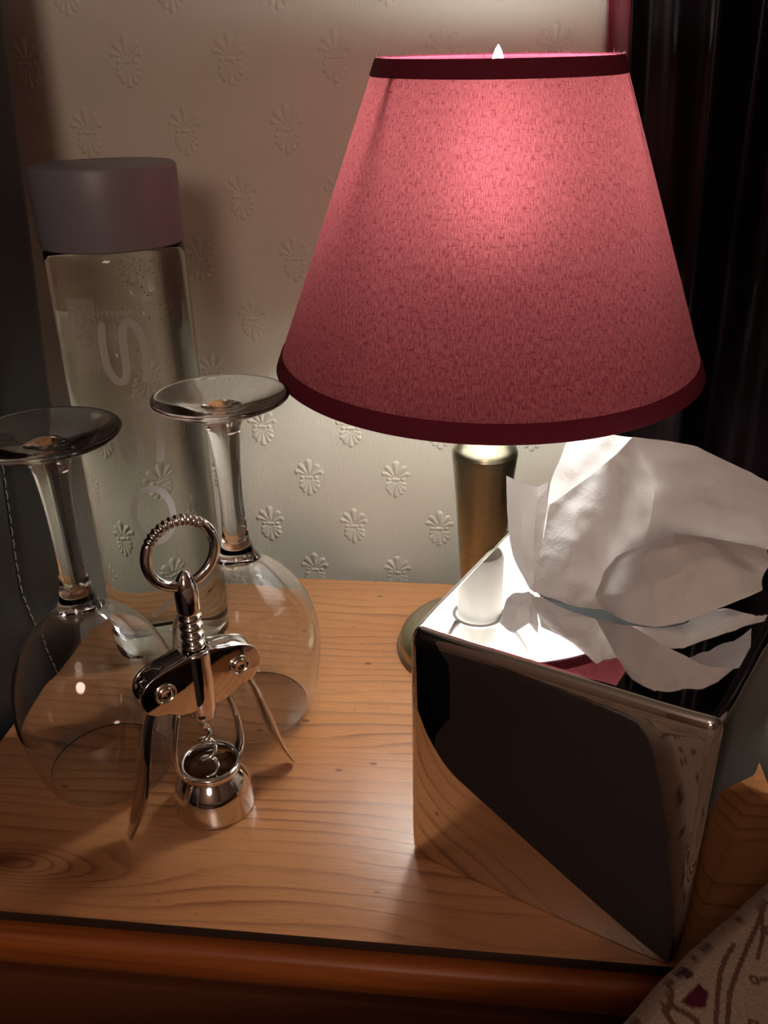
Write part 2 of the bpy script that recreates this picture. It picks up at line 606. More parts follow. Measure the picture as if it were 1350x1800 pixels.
wall = plane_wall('wall_back', [(RX0, WY, RZ0), (RX1, WY, RZ0), (RX1, WY, RZ1), (RX0, WY, RZ1)], WALLP)
plane_wall('wall_front', [(RX1, RY0, RZ0), (RX0, RY0, RZ0), (RX0, RY0, RZ1), (RX1, RY0, RZ1)], ROOMW)
plane_wall('wall_left', [(RX0, RY0, RZ0), (RX0, WY, RZ0), (RX0, WY, RZ1), (RX0, RY0, RZ1)], ROOMW)
plane_wall('wall_right', [(RX1, WY, RZ0), (RX1, RY0, RZ0), (RX1, RY0, RZ1), (RX1, WY, RZ1)], ROOMW)
plane_wall('floor', [(RX0, RY0, RZ0), (RX1, RY0, RZ0), (RX1, WY, RZ0), (RX0, WY, RZ0)], CARPET)
plane_wall('ceiling', [(RX0, RY0, RZ1), (RX0, WY, RZ1), (RX1, WY, RZ1), (RX1, RY0, RZ1)], CEIL)


# embossed palmette motifs of the wallpaper (height field, shared mesh)
def motif_mesh():
    drops = []   # (x0,z0,x1,z1,r0,r1) tear drops in mm

    def fan(cx, cz, ang, l0, l1, r0, r1):
        a = math.radians(ang)
        drops.append((cx + l0 * math.sin(a), cz + l0 * math.cos(a), cx + l1 * math.sin(a), cz + l1 * math.cos(a), r0, r1))
    fan(0, -1, 0, 3.0, 11.6, 0.8, 2.4)
    for s in (-1, 1):
        fan(0, -1, s * 35, 3.2, 9.6, 0.7, 1.95)
        drops.append((s * 6.0, 7.0, s * 6.3, 7.4, 1.7, 2.0))
        fan(0, -1, s * 64, 3.0, 8.6, 0.6, 1.4)
        drops.append((s * 8.0, 2.9, s * 8.9, 2.6, 1.4, 1.9))
        drops.append((s * 5.1, -1.7, s * 5.3, -1.9, 1.5, 1.6))
        fan(0, -3, s * 112, 2.6, 6.8, 0.6, 1.6)
        fan(0, -3, s * 136, 2.4, 8.8, 0.6, 1.9)
        fan(0, -3, s * 157, 2.8, 10.4, 0.6, 1.75)
    fan(0, -3, 180, 2.5, 11.8, 0.7, 1.95)
    drops.append((-2.0, -2.0, 2.0, -2.0, 1.3, 1.3))
    nx, nz = 56, 74
    X0, X1, Z0, Z1 = -11.5, 11.5, -17.5, 14.5
    vs, fs = [], []
    for j in range(nz):
        for i in range(nx):
            x = X0 + (X1 - X0) * i / (nx - 1)
            z = Z0 + (Z1 - Z0) * j / (nz - 1)
            h = 0.0
            for ax, az, bx, bz, r0, r1 in drops:
                dx, dz = bx - ax, bz - az
                t = max(0, min(1, ((x - ax) * dx + (z - az) * dz) / (dx * dx + dz * dz + 1e-9)))
                r = r0 + (r1 - r0) * t
                d = math.hypot(x - ax - dx * t, z - az - dz * t) / (r * 1.12)
                if d < 1:
                    h = max(h, (1 - d * d) ** 0.75 * (0.35 + 0.42 * r))
            y = -0.00008 * 0 - h * 0.00074 if h > 0 else 0.00012
            vs.append((x * 0.001 * WK, y, z * 0.001 * WK))
    for j in range(nz - 1):
        for i in range(nx - 1):
            a = j * nx + i
            if min(vs[a][1], vs[a + 1][1], vs[a + nx][1], vs[a + nx + 1][1]) < 0:
                fs.append((a, a + 1, a + nx + 1, a + nx))
    used = sorted({i for f in fs for i in f})
    mp = {k: n for n, k in enumerate(used)}
    return [vs[k] for k in used], [tuple(mp[i] for i in f) for f in fs]


LA, LX, LZ = 0.032756 * WK, -0.29043 * WK, 0.35388 + (0.37001 - 0.35388) * WK
mv, mf = motif_mesh()
first = link('embossed_motif', mv, mf, WALLP, wall)
used_first = False
for i in range(-4, 11):
    for j in range(-1, 13):
        if (i + j) % 2:
            continue
        x = LX + j * LA
        z = LZ - i * 0.040 * WK
        if x > 0.10 or x < -0.315:
            continue
        if used_first:
            o = bpy.data.objects.new('embossed_motif', first.data)
            COL.objects.link(o)
            o.parent = wall
        else:
            o, used_first = first, True
        o.location = (x, WY, z)

# ------------------------------------------------------------------ bedside table
TX0, TX1, TY0 = -0.2835, 0.165, -0.3205
tab = empty('bedside_table', (-0.07, -0.16, RZ0), 'orange varnished pine bedside table carrying the lamp, glasses and steel box', 'table')
OFF = Vector((0.07, 0.16, -RZ0))


def tabpart(name, geo, mat, smooth=True, angle=30, parent=tab):
    v, f = geo
    if parent is tab:
        v = [Vector(p) + OFF for p in v]
    return link(name, v, f, mat, parent, smooth, angle)


EDGEW = simple('dark_board_edge', (0.030, 0.011, 0.006), 0.7, bump_scale=700, bump_d=0.0006)
top_ = tabpart('tabletop', box(TX0, TX1, TY0, -0.0005, -0.0065, 0.0, 0.0006), WOOD)
top_.data.materials.append(EDGEW)
for p_ in top_.data.polygons:
    if p_.normal.y < -0.8:
        p_.material_index = 1
tabpart('shadow_gap', box(TX0 + .004, TX1 - .004, TY0 + .0045, -0.0008, -0.0100, -0.0064), DARK)
# rounded moulding under the top
prof = smooth_profile([(0.0, -0.0098), (-0.0062, -0.0102), (-0.0095, -0.0135), (-0.0102, -0.021), (-0.0080, -0.030), (-0.0045, -0.035), (0.0, -0.0375)], 4)
mvv, mff = [], []
npf = len(prof)
for xx in (TX0, TX1):
    for py, pz in prof:
        mvv.append((xx, TY0 + 0.004 + py, pz))
    mvv.append((xx, -0.0008, -0.0375)); mvv.append((xx, -0.0008, -0.0098))
k = npf + 2
for i in range(k):
    a, b = i, (i + 1) % k
    mff.append((a, b, b + k, a + k))
mff.append(tuple(range(k))[::-1]); mff.append(tuple(range(k, 2 * k)))
tabpart('moulding', (mvv, mff), FRONT)
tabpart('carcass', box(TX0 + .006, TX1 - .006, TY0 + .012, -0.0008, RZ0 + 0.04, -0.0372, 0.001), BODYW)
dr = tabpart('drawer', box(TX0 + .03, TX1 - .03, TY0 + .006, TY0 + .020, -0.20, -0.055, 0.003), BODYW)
kv, kf = lathe(smooth_profile([(0.0, 0.0), (0.006, 0.0005), (0.007, 0.008), (0.014, 0.016), (0.014, 0.021), (0.008, 0.026), (0.0, 0.027)], 4), 24)
kn = link('knob', [Vector((p[0], -p[2], p[1])) for p in kv], kf, FRONT, dr)
kn.location = Vector((-0.07, TY0 + .0062, -0.127)) + OFF
for sx in (TX0 + .03, TX1 - .03):
    for sy in (TY0 + .04, -0.03):
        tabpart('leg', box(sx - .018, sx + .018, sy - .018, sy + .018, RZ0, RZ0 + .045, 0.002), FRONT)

# ------------------------------------------------------------------ table lamp
LB = Vector((0.0034, -0.0821, 0.0))
lamp = empty('table_lamp', LB, 'brass table lamp with a tapered burgundy linen shade, lit', 'lamp')
link('base', *lathe(smooth_profile([(0, 0.0003), (0.052, 0.0003), (0.0547, 0.0022), (0.0547, 0.0065), (0.0525, 0.0105), (0.044, 0.0165), (0.030, 0.0215), (0.018, 0.0265), (0.0128, 0.034)], 5), 72), BRASS, lamp)
link('column', *lathe(smooth_profile([(0.0128, 0.034), (0.0126, 0.048), (0.0141, 0.066), (0.0163, 0.095), (0.0186, 0.125), (0.0204, 0.1435), (0.0204, 0.1465), (0.0192, 0.1495), (0.0158, 0.1535), (0.0134, 0.1565), (0.0127, 0.1600), (0.0131, 0.1660), (0.0138, 0.1700), (0.0125, 0.1720), (0.0060, 0.1730), (0.0050, 0.176), (0.0050, 0.200)], 4), 64), BRASS, lamp)
link('socket', *lathe([(0.0, 0.199), (0.0135, 0.199), (0.0150, 0.203), (0.0150, 0.246), (0.0135, 0.250), (0.0, 0.250)], 32), SOCKET, lamp, angle=40)
bulb = link('bulb', *lathe(smooth_profile([(0.0100, 0.272), (0.0150, 0.281), (0.0180, 0.294), (0.0176, 0.308), (0.0138, 0.326), (0.0085, 0.345), (0.0045, 0.358), (0.0020, 0.366), (0.0, 0.3695)], 3), 20), BULB, lamp)
link('cap', *lathe([(0.0, 0.248), (0.0085, 0.248), (0.0100, 0.252), (0.0135, 0.262), (0.0118, 0.2725), (0.0, 0.2726)], 24), SOCKET, bulb, angle=40)

# shade: a truncated cone leaning slightly forward
CB = Vector((0.0022, -0.0821, 0.2055)) - LB
CT = Vector((0.0035, -0.0885, 0.3635)) - LB
ax = (CT - CB).normalized()
SH = (CT - CB).length
e1 = (Vector((1, 0, 0)) - ax * ax.x).normalized()
e2 = ax.cross(e1)
SM = Matrix((e1, e2, ax)).transposed().to_4x4()
RB, RT = 0.1228, 0.0622


def shade_r(z):
    return RB + (RT - RB) * z / SH


def cone(z0, z1, off, n=6, segs=128):
    return lathe([(shade_r(z0 + (z1 - z0) * i / n) + off, z0 + (z1 - z0) * i / n) for i in range(n + 1)], segs)


shade = link('lamp_shade', *cone(0.0, SH, 0.0, 40), SHADE, lamp)
shade.matrix_local = Matrix.Translation(CB) @ SM


def band(z0, z1):
    t = 0.0007
    pr = [(shade_r(z0) - t, z0), (shade_r(z0) - 0.0002, z0 - 0.0007), (shade_r(z0) + t, z0), (shade_r(z1) + t, z1), (shade_r(z1), z1 + 0.0007), (shade_r(z1) - t, z1)]
    return lathe(pr, 128, close=True)


for z0, z1, nm in ((-0.0003, 0.0080, 'bottom_band'), (SH - 0.0068, SH + 0.0003, 'top_band')):
    link(nm, *band(z0, z1), BAND, shade, angle=50)
# loose threads along the rims
fz = []
for z, rr_ in ((SH + 0.0008, RT),):
    for q in range(150 if z > 0.1 else 60):
        a = rnd.uniform(0, 2 * PI)
        l_ = rnd.uniform(0.0008, 0.0028)
        p0 = Vector((math.cos(a) * rr_, math.sin(a) * rr_, z))
        d_ = Vector((math.cos(a) * rnd.uniform(-.5, 1), math.sin(a) * rnd.uniform(-.5, 1), rnd.uniform(0.2, 1) * (1 if z > 0.1 else -0.6))).normalized()
        fz.append(tube([p0, p0 + d_ * l_ * .5, p0 + d_ * l_ + Vector((rnd.uniform(-.0006, .0006), rnd.uniform(-.0006, .0006), 0))], 0.00007, 4))
fo = link('frayed_threads', *join(*fz), BURG, shade)
fo['kind'] = 'stuff'
# fitter: rim wires, three arms and the ring on the socket
ring_t = [(math.cos(2 * PI * i / 64) * (RT - .0016), math.sin(2 * PI * i / 64) * (RT - .0016), SH - .004) for i in range(64)]
ring_b = [(math.cos(2 * PI * i / 96) * (RB - .0036), math.sin(2 * PI * i / 96) * (RB - .0036), .003) for i in range(96)]
link('bottom_rim_wire', *tube(ring_b, 0.0011, 8, True), WIRE, shade)
fit = link('top_rim_wire', *tube(ring_t, 0.0011, 8, True), WIRE, shade)
zc = 0.246 - 0.2055
hub = [(math.cos(2 * PI * i / 40) * 0.0165, math.sin(2 * PI * i / 40) * 0.0165, zc) for i in range(40)]
link('fitter_ring', *tube(hub, 0.0014, 8, True), WIRE, shade)
for az in (-90 - 51, -90 + 76, 90 + 10):
    a = math.radians(az)
    c_, s_ = math.cos(a), math.sin(a)
    rr = [(RT - .0016, SH - .004), (RT - .004, SH - .02), (RT - 0.012, SH - .055), (0.036, SH - .092), (0.0175, zc)]
    link('fitter_arm', *tube([(c_ * r, s_ * r, z) for r, z in smooth_profile(rr, 5)], 0.0023, 8), WIRE, shade)


# ------------------------------------------------------------------ wine glasses, upside down
def wine_glass(loc, label, rz):
    t = empty('wine_glass', loc, label, 'wine glass', rz, 'upturned wine glasses beside the bottle')
    bowl = smooth_profile([(0.0352, 0.0006), (0.0368, 0.004), (0.0395, 0.012), (0.0428, 0.026), (0.0446, 0.041), (0.0444, 0.054), (0.0425, 0.066),
                           (0.0385, 0.078), (0.0325, 0.0885), (0.0245, 0.0975), (0.0168, 0.1040)], 5)
    # outer and inner wall, 1.3 mm apart, closed inside below the crown
    inner = [(max(r - 0.0013 - max(0.0, z - 0.085) * 0.05, 0.0), z - max(0.0, z - 0.085) * 0.06) for r, z in bowl]
    inner = inner + smooth_profile([inner[-1], (0.0105, 0.1056), (0.0055, 0.1077), (0.0, 0.1084)], 4)[1:]
    crown = smooth_profile([(0.0168, 0.1040), (0.0130, 0.1078), (0.0103, 0.1125), (0.0086, 0.1180), (0.0075, 0.1245), (0.0069, 0.1330)], 5)[1:]
    link('bowl', *lathe(inner[::-1] + bowl + crown, 96), GLASS, t)
    stem = smooth_profile([(0.0069, 0.1330), (0.0066, 0.140), (0.0065, 0.147), (0.0066, 0.155), (0.0070, 0.166), (0.0079, 0.179), (0.0092, 0.1885), (0.0120, 0.1945)], 5)
    foot = smooth_profile([(0.0120, 0.1945), (0.0190, 0.1975), (0.0280, 0.2010), (0.0345, 0.2040), (0.0362, 0.2052), (0.0366, 0.2062), (0.0358, 0.2072),
                           (0.0335, 0.2073), (0.0260, 0.2061), (0.0180, 0.2046), (0.0110, 0.2030), (0.0070, 0.2022), (0.0035, 0.2025), (0.0, 0.2028)], 5)
    link('stem', *lathe(stem, 72), GLASS, t)
    link('foot', *lathe(foot, 96), GLASS, t)
    return t


wine_glass((-0.1374, -0.1596, 0), 'upturned wine glass standing behind the corkscrew, its foot just beside the burgundy lamp shade', 0.3)
wine_glass((-0.2078, -0.2177, 0), 'upturned wine glass nearest the black leather panel, left of the corkscrew', 0.9)

# ------------------------------------------------------------------ water bottle
BX, BY = -0.2168, -0.0806
bot = empty('water_bottle', (BX, BY, 0), 'tall clear cylindrical water bottle with a grey cap, standing by the wall', 'bottle')
BR = 0.0405
body = smooth_profile([(0.0, 0.0035), (0.020, 0.0030), (0.033, 0.0008), (0.0372, 0.0005), (0.0397, 0.0022), (0.0405, 0.0060)], 5)[:-1]
body += [(BR, 0.006 + (0.266 - 0.006) * i / 12) for i in range(13)]
body += [(0.0403, 0.2700), (0.0390, 0.2716), (0.0360, 0.2722), (0.0, 0.2722)]
link('bottle_body', *lathe(body, 128), BOTTLE, bot, angle=50)
capp = [(0.0, 0.2724), (0.0398, 0.2724), (0.0411, 0.2731), (0.0414, 0.2745), (0.0412, 0.300), (0.0409, 0.3138), (0.0403, 0.3152), (0.0390, 0.3160), (0.0, 0.3162)]
link('cap', *lathe(capp, 96), CAPM, bot, angle=35)
CAM_AZ = math.atan2(-0.58797 - BY, 0.0 - BX)     # azimuth of the photographer seen from the bottle


def on_bottle(u, z, r=BR + 0.00035):
    a = CAM_AZ + u / BR
    return Vector((r * math.cos(a), r * math.sin(a), z))


def ribbon(path, wd, zc=0.0, uc=0.0):
    """flat stroke of width wd along a path of (u, z), wrapped round the bottle"""
    P = [Vector((p[0] + uc, p[1] + zc)) for p in path]
    n = len(P)
    vs, fs = [], []
    for i in range(n):
        t = (P[min(i + 1, n - 1)] - P[max(i - 1, 0)]).normalized()
        nn = Vector((-t.y, t.x))
        ww = wd[i] if isinstance(wd, list) else wd
        for s in (1, -1):
            q = P[i] + nn * ww * s / 2
            vs.append(on_bottle(q.x, q.y))
    for i in range(n - 1):
        fs.append((2 * i, 2 * i + 1, 2 * i + 3, 2 * i + 2))
    # rounded ends
    for e, sg in ((0, -1), (n - 1, 1)):
        t = (P[min(e + 1, n - 1)] - P[max(e - 1, 0)]).normalized() * sg
        nn = Vector((-t.y, t.x))
        ww = (wd[e] if isinstance(wd, list) else wd) / 2
        st = len(vs)
        for k in range(7):
            a = -PI / 2 + PI * k / 6
            q = P[e] + t * ww * math.cos(a) + nn * ww * math.sin(a)
            vs.append(on_bottle(q.x, q.y))
        fs.append(tuple(range(st, st + 7)))
    return vs, fs


def letter_S(zc, uc):
    # S turned a quarter so that the word reads upwards
    p = [(-0.0125, 0.0170), (-0.0140, 0.0060), (-0.0130, -0.0080), (-0.0085, -0.0165), (-0.0030, -0.0170), (-0.0003, -0.0110), (0.0000, 0.0),
         (0.0003, 0.0110), (0.0032, 0.0178), (0.0085, 0.0172), (0.0128, 0.0085), (0.0140, -0.0060), (0.0122, -0.0168)]
    q = smooth_profile([(u_ * 0.82, z_ * 0.95) for u_, z_ in p], 6)
    return ribbon(q, [0.0044] * len(q), zc, uc)


def letter_O(zc, uc):
    pts = []
    for k in range(49):
        a = 2 * PI * k / 48
        pts.append((0.0118 * math.cos(a), 0.0185 * math.sin(a)))
    return ribbon(pts, 0.0042, zc, uc)


def letter_V(zc, uc):
    return join(ribbon([(-0.0115, 0.0165), (0.0112, 0.0)], 0.0042, zc, uc), ribbon([(0.0112, 0.0), (-0.0115, -0.0165)], 0.0042, zc, uc))


for geo in (letter_V(0.0560, 0.0010), letter_O(0.1125, -0.0010), letter_S(0.1655, -0.0025), letter_S(0.2170, -0.0035)):
    link('letter', *geo, FROST, bot)


def small_text(txt, size, uc, z):
    cu = bpy.data.curves.new('word', 'FONT')
    cu.body = txt
    cu.size = size
    cu.align_x = 'CENTER'
    cu.resolution_u = 2
    ob = bpy.data.objects.new('word', cu)
    COL.objects.link(ob)
    dg = bpy.context.evaluated_depsgraph_get()
    me = bpy.data.meshes.new_from_object(ob.evaluated_get(dg))
    vs = [on_bottle(v.co.x + uc, v.co.y + z) for v in me.vertices]
    fs = [tuple(p.vertices) for p in me.polygons]
    bpy.data.objects.remove(ob)
    link('word', vs, fs, FROST, bot)


small_text('artesian', 0.0068, -0.0055, 0.2385)
small_text('water', 0.0060, -0.0030, 0.1895)
# unreadably small block of print on the bottle's left
ln = []
for k in range(15):
    uu = -0.0345 + k * 0.00125
    z0 = 0.2480
    while z0 > 0.2080:
        l_ = rnd.uniform(0.0015, 0.0048)
        ln.append(ribbon([(uu, z0), (uu, z0 - l_)], 0.00055))
        z0 -= l_ + rnd.uniform(0.0006, 0.0013)
po = link('fine_print', *join(*ln), FROST, bot)
po['kind'] = 'stuff'
# bubbles clinging inside the upper right of the bottle
bb = []
for k in range(110):
    u = rnd.uniform(-0.002, 0.034)
    z = 0.268 - abs(rnd.gauss(0, 0.028))
    c = on_bottle(u, z, BR - 0.0012)
    r = rnd.uniform(0.00018, 0.00045)
    s_v, s_f = lathe([(0, -r), (r * .7, -r * .7), (r, 0), (r * .7, r * .7), (0, r)], 8)
    bb.append(shifted((s_v, [f[::-1] for f in s_f]), c))
bo = link('bubbles', *join(*bb), BOTTLE, bot)
bo['kind'] = 'stuff'

# ------------------------------------------------------------------ winged corkscrew
CO = empty('corkscrew', (-0.1388, -0.2410, 0), 'chrome winged corkscrew standing on the wood in front of both wine glasses', 'corkscrew', math.atan2(0.658, 0.753))
# local x = along the wings, z = up, -y = towards the photographer
bell = smooth_profile([(0.0152, 0.0292), (0.0163, 0.0285), (0.0164, 0.0265), (0.0154, 0.0248), (0.0158, 0.0236), (0.0180, 0.0200), (0.0206, 0.0140), (0.0216, 0.0070), (0.0219, 0.0015), (0.0214, 0.0003)], 4)[::-1]
inn = [(0.0145, 0.0292), (0.0138, 0.0280), (0.0134, 0.0250), (0.0140, 0.0180), (0.0185, 0.006), (0.0205, 0.0003)]
link('bell_foot', *lathe(bell + inn, 72, close=True), CHROME, CO)
for s in (-1, 1):
    pth = smooth_profile([(s * 0.0150, 0, 0.0245), (s * 0.0182, 0, 0.0330), (s * 0.0187, 0, 0.0430), (s * 0.0172, 0, 0.0560), (s * 0.0138, 0, 0.0690)], 5)
    link('strut', *tube(pth, 0.0046, 14, flat=((1, 0, 0), 0.33)), CHROME, CO)
# body: a front and a back plate with rounded shoulders around the barrel
def plate_outline():
    half = [(0.0, 0.0690), (0.0085, 0.0690), (0.0140, 0.0702), (0.0190, 0.0735), (0.0245, 0.0748), (0.0295, 0.0780), (0.0322, 0.0845), (0.0312, 0.0915), (0.0268, 0.0962), (0.0200, 0.0990), (0.0130, 0.1005), (0.0080, 0.1018), (0.0, 0.1026)]
    right = smooth_profile(half, 4)
    return [(x, z) for x, z in right] + [(-x, z) for x, z in right[::-1][1:-1]]


outl = plate_outline()
for y0, y1 in ((-0.0066, -0.0048), (0.0048, 0.0066)):
    link('body_plate', *prism(outl, y0, y1, 0.0006), CHROME, CO, angle=35)
# raised rim wall bridging the plates over the shoulders
for s in (-1, 1):
    rim = [(s * x, 0, z) for x, z in smooth_profile([(0.0062, 0.1013), (0.0130, 0.0998), (0.0200, 0.0983), (0.0262, 0.0955)], 4)]
    link('shoulder_rim', *tube(rim, 0.0062, 16, flat=((0, 0, 1), 0.22)), CHROME, CO)
link('barrel', *lathe(smooth_profile([(0.0062, 0.0600), (0.0064, 0.0610), (0.0064, 0.066), (0.0082, 0.0672), (0.0083, 0.098), (0.0084, 0.1005), (0.0078, 0.1018), (0.0060, 0.1018)], 3), 48), CHROME, CO, angle=50)
for s in (-1, 1):
    for f in (-1, 1):
        rv, rf = lathe(smooth_profile([(0.0056, 0.0), (0.0056, 0.0008), (0.0049, 0.0011), (0.0043, 0.0005), (0.0038, 0.0005), (0.0030, 0.0012), (0.0016, 0.0011), (0.0, 0.0007)], 4), 32)
        if f < 0:
            rv = [Vector((p[0], -p[2], p[1])) for p in rv]
        else:
            rv = [Vector((p[0], p[2], -p[1])) for p in rv]
        r_ = link('rivet', rv, rf, CHROME, CO)
        r_.location = (s * 0.0200, f * 0.0065, 0.0868)
# gears inside and the two levers hanging to the table
for s in (-1, 1):
    gear = []
    for k in range(48):
        a = 2 * PI * k / 48
        rr = 0.0098 + (0.0012 if (k % 4) < 2 else 0)
        gear.append((s * 0.0198 + rr * math.cos(a), 0.0862 + rr * math.sin(a)))
    if s < 0:
        gear = gear[::-1]
    pth = smooth_profile([(s * 0.0235, 0, 0.0790), (s * 0.0285, 0, 0.0680), (s * 0.0335, 0, 0.0500), (s * 0.0372, 0, 0.0340), (s * 0.0408, 0, 0.0220), (s * 0.0455, 0, 0.0105), (s * 0.0490, 0, 0.0028)], 6)
    nP = len(pth)
    wid = []
    for k in range(nP):
        t = k / (nP - 1)
        wid.append(0.0050 + 0.0036 * math.sin(min(1, max(0, (t - .1) / .75)) * PI) ** 1.2 - 0.0022 * max(0, (t - .8) / .2) ** 1.5)
    lv = link('lever', *join(tube(pth, wid, 20, flat=((1, 0, 0.25 * s), 0.25)), prism(gear, -0.0030, 0.0030, 0.0)), CHROME, CO, angle=40)
# worm and its shank
link('worm_shank', *lathe(smooth_profile([(0.0, 0.0515), (0.0024, 0.0525), (0.0030, 0.0555), (0.0044, 0.0575), (0.0050, 0.0600), (0.0050, 0.070)], 4), 32), CHROME, CO)
worm = []
for k in range(110):
    t = k / 109
    z = 0.0530 - 0.0455 * t
    a = -2 * PI * t * 3.6 + 1.2
    r = 0.0038 * min(1, t * 7)
    worm.append((r * math.cos(a), r * math.sin(a), z))
link('worm', *tube(worm, [0.0013 * (1 if k < 92 else (110 - k) / 18 * .9 + .1) for k in range(110)], 10), CHROME, CO)
# ringed shaft (rack) and pointed head that carries the ring handle
sh = [(0.0048, 0.1005)]
for zc_ in (0.1045, 0.1098, 0.1151, 0.1204):
    sh += [(0.0042, zc_ - 0.0024), (0.0056, zc_ - 0.0012), (0.0060, zc_), (0.0056, zc_ + 0.0012), (0.0042, zc_ + 0.0024)]
link('ringed_shaft', *lathe(smooth_profile(sh, 3), 40), CHROME, CO)
link('pointed_head', *lathe(smooth_profile([(0.0044, 0.1225), (0.0058, 0.1240), (0.0060, 0.1290), (0.0058, 0.1350), (0.0050, 0.1400), (0.0032, 0.1440), (0.0012, 0.1462), (0.0, 0.1466)], 4), 40), CHROME, CO)
rp, rw = [], []
RC, RR = 0.1560, 0.0172
for k in range(288):
    a = 2 * PI * k / 288
    rp.append((RR * math.cos(a), 0.0, RC + RR * math.sin(a)))
    d = abs((math.degrees(a) - 100 + 180) % 360 - 180)
    rw.append(0.00265 + (0.00034 * math.cos(k / 288 * 2 * PI * 40) if d < 52 else 0.0))
link('ring_handle', *tube(rp, rw, 16, closed=True), CHROME, CO)

# ------------------------------------------------------------------ steel tissue box
BCX, BCY = 0.0592, -0.2330
HB = 0.0676                     # half side
BH = 0.1366
tb = empty('tissue_box', (BCX, BCY, 0), 'mirror-polished steel cube tissue box at the table corner', 'tissue box', math.atan2(-0.4105, 0.912))


def rsq(h, rc, n_side=26, n_c=7, bulge=0.0):
    """rounded square outline, counter-clockwise; bulge rolls the sides in near the corners"""
    pts = []
    f = h - rc
    for q in range(4):
        ca, sa = math.cos(q * PI / 2), math.sin(q * PI / 2)
        loc = []
        for i in range(n_side):
            t = -1 + 2 * i / n_side
            e = max(0.0, (abs(t) - 0.72) / 0.28)
            loc.append((h - bulge * e * e, f * t))
        for i in range(n_c):
            a = (PI / 2) * i / n_c
            loc.append((f + (rc - bulge) * math.cos(a), f + (rc - bulge) * math.sin(a)))
        for x, y in loc:
            pts.append((x * ca - y * sa, x * sa + y * ca))
    return pts


rings = []
BG = 0.0007
for i in range(22):
    z = 0.0006 + (BH - 0.0045 - 0.0006) * i / 21
    t = abs(2 * z / BH - 1)
    e = max(0.0, (t - 0.74) / 0.26)
    rings.append([(x, y, z) for x, y in rsq(HB - 0.0006 * e * e, 0.0055, bulge=BG)])
for i in range(1, 9):
    a = (PI / 2) * i / 8
    ins = 0.0045 * (1 - math.cos(a))
    z = BH - 0.0045 + 0.0045 * math.sin(a)
    rings.append([(x, y, z) for x, y in rsq(HB - 0.0006 - ins, max(0.0055 - ins, 0.0012), bulge=BG)])
outer = rings[-1]
npt = len(outer)
for i in range(1, 15):
    t = i / 14
    rg = []
    for x, y, z in outer:
        a = math.atan2(y, x)
        ox, oy = 0.036 * math.cos(a), 0.020 * math.sin(a)
        rg.append((x + (ox - x) * t, y + (oy - y) * t, BH - 0.0004 * math.sin(PI * t) * 0))
    rings.append(rg)
rings.append([(x * .985, y * .985, BH - 0.0015) for x, y, z in rings[-1]])
vs, fs = [], []
for rg in rings:
    vs += rg
for a in range(len(rings) - 1):
    for k in range(npt):
        j = (k + 1) % npt
        fs.append((a * npt + k, a * npt + j, (a + 1) * npt + j, (a + 1) * npt + k))
vs = [(x + 0.0106 * max(0, (y + HB) / (2 * HB)) * max(0, (x + HB) / (2 * HB)), y, z) for x, y, z in vs]
sc_ = link('steel_cover', vs, fs, BOXCHROME, tb)
for p_ in sc_.data.polygons:
    if p_.index >= 29 * npt:
        p_.use_smooth = False
link('inner_carton', *box(-0.060, 0.060, -0.060, 0.060, 0.001, 0.128, 0.001), DARK, tb, angle=30)

# ------------------------------------------------------------------ the tissue pulled from the box
TISS = empty('tissue', (0.060, -0.232, BH), 'crumpled white paper tissue sticking up out of the steel box', 'tissue')
TO = Vector((0.060, -0.232, BH))


def cr(p0, p1, p2, p3, t):
    return 0.5 * ((2 * p1) + (p2 - p0) * t + (2 * p0 - 5 * p1 + 4 * p2 - p3) * t * t + (3 * p1 - p0 - 3 * p2 + p3) * t ** 3)


def sheet(name, grid, sharp=(), nu=14, amp=0.0012, seed=0.0, tens=0.55):
    """surface through a grid of points; columns listed in sharp keep a crisp fold"""
    G = [[Vector(p) for p in row] for row in grid]
    nr, nc = len(G), len(G[0])

    def line(P, breaks, n):
        out = []
        m = len(P)
        for i in range(m - 1):
            a = P[i - 1] if i > 0 and i not in breaks else P[i] * 2 - P[i + 1]
            d = P[i + 2] if i + 2 < m and (i + 1) not in breaks else P[i + 1] * 2 - P[i]
            for k in range(n):
                t = k / n
                s = cr(a, P[i], P[i + 1], d, t)
                out.append(s * tens + (P[i].lerp(P[i + 1], t)) * (1 - tens))
        out.append(P[-1].copy())
        return out
    rows = [line(r, sharp, nu) for r in G]
    W = len(rows[0])
    cols = [line([rows[j][i] for j in range(nr)], (), nu) for i in range(W)]
    H = len(cols[0])
    vs = []
    for j in range(H):
        for i in range(W):
            p = cols[i][j].copy()
            q = p * 55 + Vector((seed, seed * 1.3, 0))
            n1 = noise.noise(q)
            ridge = 1 - abs(noise.noise(p * 42 + Vector((seed * 2, 3.1, seed)))) * 5 + 0.5 * (1 - abs(noise.noise(p * 95 + Vector((seed, 1.1, seed)))) * 5)
            off = Vector((0.25, -0.8, 0.5)) * (n1 * amp + ridge * amp * 0.9)
            p += off
            p.z = max(p.z, BH + 0.0006)
            vs.append(p - TO)
    fs = []
    for j in range(H - 1):
        for i in range(W - 1):
            a = j * W + i
            fs.append((a, a + 1, a + W + 1, a + W))
    o = link(name, vs, fs, TISSUE, TISS, angle=38)
    return o


